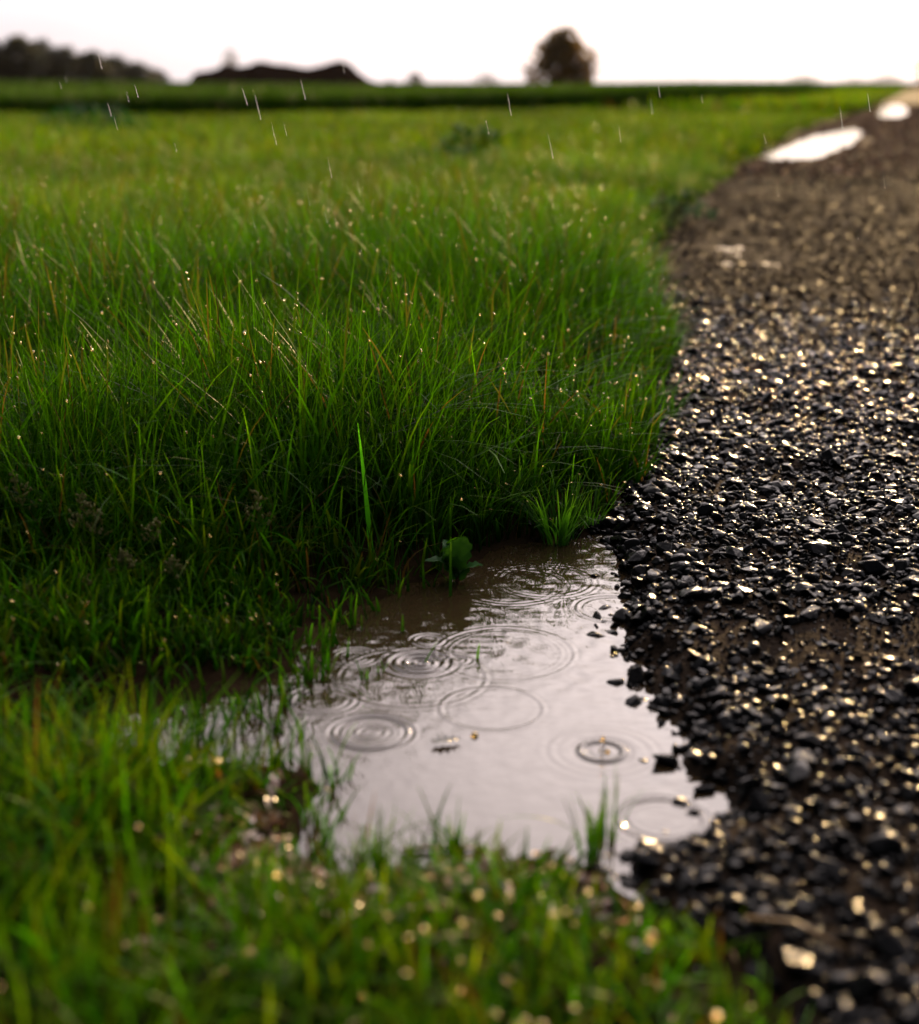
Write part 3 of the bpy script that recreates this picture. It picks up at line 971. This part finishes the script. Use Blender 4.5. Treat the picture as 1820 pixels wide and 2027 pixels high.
# seed heads: stalk and panicle
def seed_head(px, py, hgt, lean_x, n_sp, label, depth_off=0.0):
    top = None
    b = g(px, py + 0, hgt)
    b = g(px, py + 0, hgt * 1.25)
    hgt *= 1.25
    root = empty('seed_head', (b[0], b[1] + depth_off, float(zsoil(np.array([b[0]]), np.array([b[1]]))[0])), label, 'seed head', 'grass seed heads in the dark left grass')
    z0 = root.location.z
    H = hgt - z0
    pts = [Vector((lean_x * H * ((t - 1) ** 1 + (1 - t) * .5), 0.0, H * t)) for t in np.linspace(0, 1, 9)]
    bm = bmesh.new()
    tube(bm, pts, list(np.linspace(.0007, .0003, 9)), 5)
    bm_obj('stalk', bm, M_leaf, (0.05, 0.09, 0.02), True, root)
    bm = bmesh.new()
    r = random.Random(px)
    for k in range(n_sp):
        t = 0.70 + 0.32 * k / n_sp
        c = pts[0].lerp(pts[-1], min(t, 1))
        L_ = (1.02 - t) * 0.045 + 0.003
        a = r.uniform(0, 6.28)
        e_ = c + Vector((math.cos(a) * L_, math.sin(a) * L_ * .6, L_ * r.uniform(.1, .7)))
        tube(bm, [c, e_], [.0002, .00018], 4)
        for q in range(r.randint(2, 4)):
            cc = c.lerp(e_, 0.45 + 0.2 * q) + Vector((r.gauss(0, .0012), r.gauss(0, .0012), r.gauss(0, .0012)))
            m4 = Matrix.Translation(cc) @ Matrix.Rotation(r.uniform(0, 6.28), 4, 'Z') @ Matrix.Rotation(r.uniform(.3, 1.3), 4, 'Y') @ Matrix.Diagonal((.0010, .0010, .0027, 1))
            bmesh.ops.create_icosphere(bm, subdivisions=1, radius=1, matrix=m4)
    bm_obj('panicle', bm, M_leaf, (0.16, 0.16, 0.055), True, root)

seed_head(28, 940, 0.105, -0.35, 16, 'pale nodding seed head at the left border, highest of the left ones')
seed_head(165, 985, 0.098, 0.15, 18, 'rusty tipped open seed head left of centre in the dark grass')
seed_head(190, 1015, 0.085, 0.05, 12, 'small narrow seed head just right of the rusty tipped one')
seed_head(308, 1030, 0.080, 0.4, 12, 'thin seed head leaning right behind the dense drooping one')
seed_head(245, 1095, 0.062, 0.3, 22, 'dense drooping seed head, bushiest in the dark left grass')
seed_head(345, 1110, 0.055, -0.2, 14, 'seed head standing right of the dense drooping one')
seed_head(160, 1140, 0.048, 0.0, 10, 'short brown seed head low in the dark left grass')
seed_head(60, 1160, 0.045, -0.2, 10, 'low green seed head near the left border above the short grass')
seed_head(512, 975, 0.098, 0.02, 12, 'small brown bud like seed head on an upright stalk, away from the others')

# broad-leaved dock at the water's edge
def broad_leaf(L, W, curl, seed, fold=0.25):
    r = random.Random(seed)
    nu, nv = 14, 8
    V, F = [], []
    for i in range(nu + 1):
        t = i / nu
        wd_ = W * math.sin(math.pi * min(t * 0.92 + 0.06, 1)) ** 0.7 * (1 - 0.35 * t)
        wav = 1 + 0.10 * math.sin(t * 21 + seed)
        for j in range(nv + 1):
            s_ = (j / nv - .5) * 2
            V.append((s_ * wd_ * wav, L * t * (1 - .1 * t), curl * L * (t - t * t * 1.6) + fold * wd_ * abs(s_) + 0.0012 * math.sin(t * 26 + s_ * 4 + seed) * abs(s_)))
    for i in range(nu):
        for j in range(nv):
            a = i * (nv + 1) + j
            F.append((a, a + 1, a + nv + 2, a + nv + 1))
    return np.array(V), np.array(F)

def leafy_plant(name, base, leaves, label, cat, col, group=None, scale=1.0, stem=0.0):
    root = empty(name, base, label, cat, group)
    for i, (az_, tilt, L_, W_, cu, z_) in enumerate(leaves):
        v, f = broad_leaf(L_ * scale, W_ * scale, cu, i + 1)
        R = Matrix.Rotation(az_, 3, 'Z') @ Matrix.Rotation(tilt, 3, 'X')
        v = v @ np.array(R).T + np.array([0, 0, z_ * scale])
        c = np.tile(np.array(col) * random.uniform(.8, 1.25), (len(v), 1))
        mesh_np('leaf', v, f, M_leaf, c, True, root)
    bm = bmesh.new()
    tube(bm, [(0, 0, -.004), (.001, 0, .02 * scale), (.002, 0, .045 * scale + stem)], [.0022 * scale, .0018 * scale, .0008 * scale], 7)
    bm_obj('stem', bm, M_leaf, (0.10, 0.05, 0.03), True, root)
    return root

b = g(905, 1152)
leafy_plant('broadleaf_weed', (b[0], b[1], 0.0),
            [(2.7, 1.15, .040, .0175, .15, .002), (3.5, 1.30, .050, .0190, .12, .012), (0.6, 1.1, .042, .016, .3, .010), (1.9, 0.8, .044, .016, .4, .006), (4.4, 0.75, .036, .015, .3, .004)],
            'dark green broad wavy leaves rising from the water at the puddle edge', 'weed', (0.020, 0.085, 0.016))
b = g(395, 1140)
leafy_plant('broadleaf_weed', (b[0], b[1] + .03, 0.006), [(-1.2, 0.6, .055, .013, .3, .004), (2.0, 0.6, .05, .012, .3, .004), (0.4, 0.9, .045, .012, .2, .004)],
            'very dark broad leaf half hidden in the left grass behind the short blades', 'weed', (0.012, 0.05, 0.010))

def weed_clump(px, py, h_, w_, n_, label, col):
    b_ = g(px, py)
    root = empty('weed_clump', (b_[0], b_[1], float(zsoil(np.array([b_[0]]), np.array([b_[1]]))[0])), label, 'weed', 'dark weed clumps standing in the field')
    V, F, C = [], [], []
    off_ = 0
    for k in range(n_):
        a, rr = rng.uniform(0, 6.28), math.sqrt(rng.random()) * w_
        v, f = broad_leaf(h_ * rng.uniform(.18, .36), h_ * rng.uniform(.04, .085), .4, k)
        R = np.array(Matrix.Rotation(rng.uniform(0, 6.28), 3, 'Z') @ Matrix.Rotation(rng.uniform(.1, 1.2), 3, 'X'))
        v = v @ R.T + np.array([rr * math.cos(a), rr * .7 * math.sin(a), h_ * rng.uniform(.05, .75) * (1 - .5 * (rr / w_) ** 2)])
        V.append(v); F.append(f + off_); C.append(np.tile(np.array(col) * rng.uniform(.6, 1.4), (len(v), 1)))
        off_ += len(v)
    mesh_np('leaves', np.vstack(V), np.vstack(F), M_leaf, np.vstack(C), True, root)
    bm = bmesh.new()
    for k in range(7):
        a = k * .9
        tube(bm, [(0, 0, 0), (w_ * .4 * math.cos(a), w_ * .3 * math.sin(a), h_ * .45), (w_ * .6 * math.cos(a), w_ * .4 * math.sin(a), h_ * .85)], [.006, .005, .003], 5)
    bm_obj('stems', bm, M_leaf, (.05, .07, .02), True, root)
weed_clump(190, 262, 0.34, 0.60, 230, 'dark green weed clump in front of the crop at the far left', (0.008, 0.075, 0.004))
weed_clump(890, 362, 0.22, 0.32, 240, 'dark green weed clump in the middle of the field', (0.007, 0.062, 0.004))
weed_clump(935, 330, 0.30, 0.20, 150, 'smaller upright weed clump just behind the middle weed clump', (0.008, 0.075, 0.004))
weed_clump(1320, 452, 0.15, 0.18, 150, 'low dark weed clump leaning over the edge of the track', (0.010, 0.055, 0.008))

# ------------------------------------------------------------------ things in the water
b = g(885, 1477)
v, f = broad_leaf(.026, .0055, .0, 4, .22)
o = mesh_np('floating_leaf', v @ np.array(Matrix.Rotation(-1.25, 3, 'Z')).T, f, M_litter, np.tile([.022, .024, .006], (len(v), 1)), True)
o.location = (b[0] - .012, b[1], .0034)
tag(o, 'curled dark olive dead leaf floating in the middle of the puddle', 'leaf')
b = g(940, 1457)
bm = bmesh.new()
bmesh.ops.create_uvsphere(bm, u_segments=20, v_segments=12, radius=.0030, matrix=Matrix.Translation((0, 0, .0004)))
bmesh.ops.delete(bm, geom=[q for q in bm.verts if q.co.z < -.0005], context='VERTS')
o = bm_obj('water_bubble', bm, M_dew)
o.location = (b[0], b[1], 0)
tag(o, 'bright bubble on the water just right of the floating leaf', 'bubble')
b = g(870, 1688)
bm = bmesh.new()
tube(bm, [(-.026, 0, .002), (-.008, .002, .003), (.012, .001, .0025), (.028, .004, .002)], [.0014, .0017, .0016, .0009], 7)
o = bm_obj('twig', bm, M_straw)
o.location = (b[0], b[1], 0)
tag(o, 'thin brown twig floating near the lower shore of the puddle', 'twig')
b0, b1 = g(1470, 1905), g(1660, 1972)
bm = bmesh.new()
c0, c1 = Vector(b0), Vector(b1)
tube(bm, [(0, 0, .018), tuple((c1 - c0) * .5 + Vector((0, 0, .026))), tuple((c1 - c0) + Vector((0, 0, .020)))], [.0015, .0014, .0010], 6)
o = bm_obj('straw', bm, M_straw)
o.location = (b0[0], b0[1], 0.012)
tag(o, 'dry yellow straw lying on the gravel at the lower border', 'straw')

# splash: rebounding jet with its droplet inside the ring
b = g(1193, 1487)
root = empty('water_splash', (b[0], b[1], 0), 'raindrop splash with a thin jet rising from its ring', 'splash')
bm = bmesh.new()
prof = [(.0058, -.0006), (.0030, .0002), (.0015, .0022), (.0011, .0050), (.0012, .0066), (.0007, .0082)]
rings = []
for r_, z_ in prof:
    rings.append([bm.verts.new((r_ * math.cos(2 * math.pi * k / 16), r_ * math.sin(2 * math.pi * k / 16), z_)) for k in range(16)])
for i in range(len(prof) - 1):
    for k in range(16):
        bm.faces.new((rings[i][k], rings[i][(k + 1) % 16], rings[i + 1][(k + 1) % 16], rings[i + 1][k]))
bm.faces.new(rings[-1])
bm_obj('jet', bm, M_rain, None, True, root)
bm = bmesh.new()
bmesh.ops.create_icosphere(bm, subdivisions=3, radius=.0019, matrix=Matrix.Translation((.0002, 0, .0108)))
bm_obj('droplet', bm, M_dew, None, True, root)
bm = bmesh.new()
bmesh.ops.create_icosphere(bm, subdivisions=3, radius=.0017, matrix=Matrix.Translation((.0040, -.002, .0012)))
bm_obj('droplet', bm, M_dew, None, True, root)
bm = bmesh.new()
prof = [(.0140, -.0006), (.0158, .0003), (.0166, .0009), (.0171, .0009), (.0180, .0002), (.0200, -.0006)]
rings = [[bm.verts.new((r_ * math.cos(2 * math.pi * k / 40), r_ * math.sin(2 * math.pi * k / 40), z_)) for k in range(40)] for r_, z_ in prof]
for i in range(len(prof) - 1):
    for k in range(40):
        bm.faces.new((rings[i][k], rings[i][(k + 1) % 40], rings[i + 1][(k + 1) % 40], rings[i + 1][k]))
bm_obj('rim', bm, M_water, None, True, root)

# ------------------------------------------------------------------ falling raindrops
DROPS = [(120, 167, 1.5), (131, 155, 2.2), (270, 178, 1.7), (217, 215, 1.75), (229, 241, 1.7), (198, 118, 1.25), (348, 290, 1.2), (565, 255, 1.8),
         (653, 331, 1.65), (610, 386, 1.6), (645, 427, 1.7), (710, 366, 1.35), (543, 265, 1.25), (600, 175, 1.3), (510, 208, 1.2), (680, 133, 1.9),
         (485, 190, 1.2), (253, 190, 1.2), (1060, 108, 2.0), (1227, 263, 1.7), (1290, 209, 2.0), (1514, 273, 1.9), (1540, 377, 2.1), (1698, 460, 1.6),
         (1800, 467, 1.3), (1272, 481, 1.6), (1635, 372, 2.6), (1090, 287, 1.25), (1305, 178, 1.3), (1055, 606, 1.6), (1126, 606, 1.6), (1443, 567, 1.65),
         (1525, 598, 1.7), (1310, 524, 1.1), (1390, 194, 1.3), (1028, 540, 1.15), (813, 598, 2.0), (690, 592, 2.4), (1587, 842, 1.5), (1405, 705, 1.3),
         (1490, 795, 1.2), (1117, 748, 1.2), (195, 327, 2.6), (1750, 355, 1.2), (1666, 235, 1.2), (503, 440, 1.25), (1008, 203, 1.4), (1720, 200, 1.6), (571, 485, 1.9), (965, 250, 1.5)]
bm = bmesh.new()
prof = [(.0001, .0095), (.00018, .006), (.00026, .001), (.0003, -.005), (.00025, -.0083), (.0001, -.0095)]
rings = [[bm.verts.new((r_ * math.cos(2 * math.pi * k / 8), r_ * math.sin(2 * math.pi * k / 8), z_)) for k in range(8)] for r_, z_ in prof]
for i in range(len(prof) - 1):
    for k in range(8):
        bm.faces.new((rings[i][k], rings[i][(k + 1) % 8], rings[i + 1][(k + 1) % 8], rings[i + 1][k]))
bm.faces.new(rings[0]); bm.faces.new(rings[-1][::-1])
rd = bm_obj('raindrop', bm, M_rain)
tag(rd, 'slender pale raindrop falling through the air above the field', 'raindrop', 'falling raindrops')
for i, (px, py, dep) in enumerate(DROPS):
    o = rd if i == 0 else rd.copy()
    if i:
        COL.objects.link(o)
    o.location = [float(q) for q in at(px, py, max(dep, 1.42))]
    o.rotation_euler = (random.gauss(0, .03), -0.20 + random.gauss(0, .03), 0)
    s_ = random.uniform(.36, .66)
    o.scale = (s_, s_, 1.7 * s_ * random.uniform(.7, 1.5))

# ------------------------------------------------------------------ far trees and heap
def cards(lumps, n, size, rngl):
    """leaf-sized quads spread through overlapping lumps (cx, cy, cz, rx, ry, rz)"""
    L_ = np.array(lumps, float)
    vol = L_[:, 3] * L_[:, 4] * L_[:, 5]
    k = rngl.choice(len(L_), n, p=vol / vol.sum())
    d = rngl.normal(size=(n, 3))
    d /= np.linalg.norm(d, axis=1)[:, None]
    r = rngl.random(n) ** (1 / 2.2) * rngl.uniform(.9, 1.12, n)
    c = L_[k, :3] + d * L_[k, 3:] * r[:, None]
    R = euler_mats(rngl.uniform(0, 6.28, n), rngl.uniform(-1.3, 1.3, n), rngl.uniform(-1.3, 1.3, n))
    q = np.array([[-.5, -.35, 0], [.1, -.5, .1], [.55, .0, -.05], [.1, .5, .1], [-.5, .35, 0]])
    sz_ = size * rngl.uniform(.6, 1.3, n)
    v = np.einsum('nij,nkj->nki', R, q[None] * sz_[:, None, None]) + c[:, None]
    f = (np.arange(n) * 5)[:, None] + np.arange(5)[None]
    return v.reshape(-1, 3), f

def tree(name, px, py_top, py_base, dist, width_px, label, group=None, col=(0.035, 0.045, 0.012), n=2600, seed=1, open_=0.0, base_z=None):
    """a tree at a real distance whose crown spans the given picture size"""
    r = np.random.default_rng(seed)
    u = (px - 910) / FPX
    x_, y_ = u * dist / 1.0, dist
    zt = g_z(py_top, dist)
    zb = float(zsoil(np.array([x_]), np.array([y_]))[0])
    H = zt - zb + 0.5
    W_ = width_px / FPX * dist / 2
    root = empty(name, (x_, y_, zb - 0.5), label, 'tree' if 'bush' not in name else 'bush', group)
    low = 0.10 if name == 'lone_tree' else 0.03
    lumps = []
    for k in range(30):
        a = k * 2.4 + r.uniform(-.4, .4)
        tt = low + (0.93 - low) * ((k + .5) / 30)
        wprof = float(np.interp(tt, [0, .12, .34, .6, .8, .92, 1], [.62, .86, 1.0, .88, .62, .36, .1])) * r.uniform(.8, 1.12)
        lr = min(.30, .62 * wprof) * r.uniform(.8, 1.15)
        rr = max(wprof - lr, 0)
        lumps.append((rr * W_ * math.cos(a), rr * W_ * math.sin(a), H * tt, W_ * lr, W_ * lr, min(W_ * lr, H * .13)))
    for tt, q in ((.25, .7), (.45, .72), (.65, .58), (.82, .36)):
        lumps.append((0, 0, H * tt, W_ * q, W_ * q, H * .14))
    v, f = cards(lumps, n, max(H * .07, .12), r)
    v[:, 2] = np.maximum(v[:, 2], H * low * .5)
    cc = np.array(col) * np.exp(r.normal(0, .3, (n, 1)))
    mesh_np('crown', v, f, M_foliage, np.repeat(cc, 5, 0), False, root)
    bm = bmesh.new()
    tr = max(H * .022, .05)
    tube(bm, [(0, 0, -.2), (.02 * H, 0, H * .25), (-.01 * H, .01 * H, H * .55), (.02 * H, 0, H * .85)], [tr * 1.5, tr, tr * .6, tr * .2], 8)
    for k in range(6):
        a = k * 1.05 + r.uniform(-.3, .3)
        z1 = H * r.uniform(.22, .6)
        tube(bm, [(0, 0, z1), (W_ * .35 * math.cos(a), W_ * .35 * math.sin(a), z1 + H * .12), (W_ * .65 * math.cos(a), W_ * .65 * math.sin(a), z1 + H * .2)], [tr * .5, tr * .35, tr * .12], 6)
    bm_obj('trunk', bm, M_bark, None, True, root)
    return root

def g_z(py, dist):
    v = -(py - 1013.5) / FPX
    dy, dz = CP + v * SP, -SP + v * CP
    return CAM_H + dz * dist / dy

tree('lone_tree', 1104, 52, 168, 130, 152, 'round dark tree standing alone on the horizon right of centre', n=1950, seed=5, col=(0.12, 0.080, 0.014))
WOOD = [(-70, 66, 130), (10, 72, 120), (75, 76, 110), (120, 84, 90), (160, 96, 100), (215, 106, 100), (258, 116, 90), (300, 128, 80), (332, 142, 60)]
WLAB = ['tall dark tree at the left border, outermost of the far wood', 'tall dark tree of the far wood cut near the left border', 'highest rounded dark tree in the left part of the far wood',
        'dark tree on the falling shoulder of the far wood', 'rounded dark tree midway along the far wood', 'lower dark tree midway down the slope of the far wood',
        'dark tree in the right half of the far wood', 'small dark tree near the right end of the far wood', 'lowest dark tree at the right tip of the far wood']
for i, (px, pt, wp) in enumerate(WOOD):
    tree('woodland_tree', px, pt - 7, 165, 185 + (i * 37 % 23), wp * 1.15, WLAB[i], 'trees of the far wood', (0.020, 0.026, 0.010), 2200, 20 + i)
tree('round_bush', 826, 143, 168, 150, 56, 'small dark rounded bush on the horizon right of the earth heap', 'lone bushes on the horizon', (.03, .026, .01), 900, 41)
tree('round_bush', 778, 158, 168, 150, 34, 'tiny low bush between the earth heap and the rounded bush', 'lone bushes on the horizon', (.03, .035, .012), 500, 42)
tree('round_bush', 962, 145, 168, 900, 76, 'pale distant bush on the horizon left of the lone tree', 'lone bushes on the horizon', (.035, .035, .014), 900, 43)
tree('round_bush', 1562, 146, 168, 500, 84, 'hazy green bush on the horizon beside the track', 'lone bushes on the horizon', (.04, .05, .014), 900, 44)
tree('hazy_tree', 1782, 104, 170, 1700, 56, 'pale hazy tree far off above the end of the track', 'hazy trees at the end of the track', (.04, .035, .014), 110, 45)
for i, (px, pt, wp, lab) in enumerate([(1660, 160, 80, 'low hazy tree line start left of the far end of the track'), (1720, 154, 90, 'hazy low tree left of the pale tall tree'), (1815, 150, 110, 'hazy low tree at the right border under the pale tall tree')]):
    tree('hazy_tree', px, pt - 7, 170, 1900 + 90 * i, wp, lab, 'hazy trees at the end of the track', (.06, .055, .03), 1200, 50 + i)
tree('bare_tree', 478, 88, 168, 1900, 46, 'faint pale tree far behind the earth heap', None, (.05, .04, .02), 160, 60)

# two-humped earth heap
d0 = 140.0
xs = np.linspace(405, 752, 90)
top = np.interp(xs, [405, 413, 440, 465, 497, 534, 584, 626, 660, 686, 700, 716, 738, 752], [164, 148, 138, 129, 135, 123, 128, 137, 129, 121, 126, 141, 158, 166])
top = top + (vnoise(xs, xs * 0, .09, 70) - .5) * 4 + (vnoise(xs, xs * 0, .035, 71) - .5) * 5
ts = np.linspace(-1, 1, 23)
V = []
for a, b_ in zip(xs, top):
    zt = g_z(b_, d0)
    for t_ in ts:
        hgt = max(zt, 0) * (1 - abs(t_) ** 1.7)
        x_ = (a - 910) / FPX * d0
        V.append((x_ + (rng.random() - .5) * .15, d0 + t_ * 5.0 + (rng.random() - .5) * .2, hgt + (rng.random() - .5) * .12 * (abs(t_) < .95)))
V = np.array(V)
V[:, 2] = np.maximum(V[:, 2], -.1) + 0.05
o = mesh_np('earth_heap', V, grid_faces(len(ts), len(xs)), M_heap, None, True)
tag(o, 'long dark brown two-humped earth heap behind the crop', 'heap')

# ------------------------------------------------------------------ rainy evening air
HAZE = 0.00005
if HAZE:
    m, t, o_ = mat('haze_air')
    pv = t.nodes.new('ShaderNodeVolumePrincipled')
    pv.inputs['Color'].default_value = (0.95, 0.90, 0.88, 1)
    pv.inputs['Density'].default_value = HAZE
    pv.inputs['Anisotropy'].default_value = 0.1
    t.links.new(pv.outputs[0], o_.inputs['Volume'])
    bm = bmesh.new()
    bmesh.ops.create_cube(bm, size=1, matrix=Matrix.Translation((0, 1720, 24)) @ Matrix.Diagonal((5400, 4000, 52, 1)))
    hz = bm_obj('haze', bm, m, None, False)
    tag(hz, 'thin rainy evening haze over the fields', 'haze', kind='stuff')
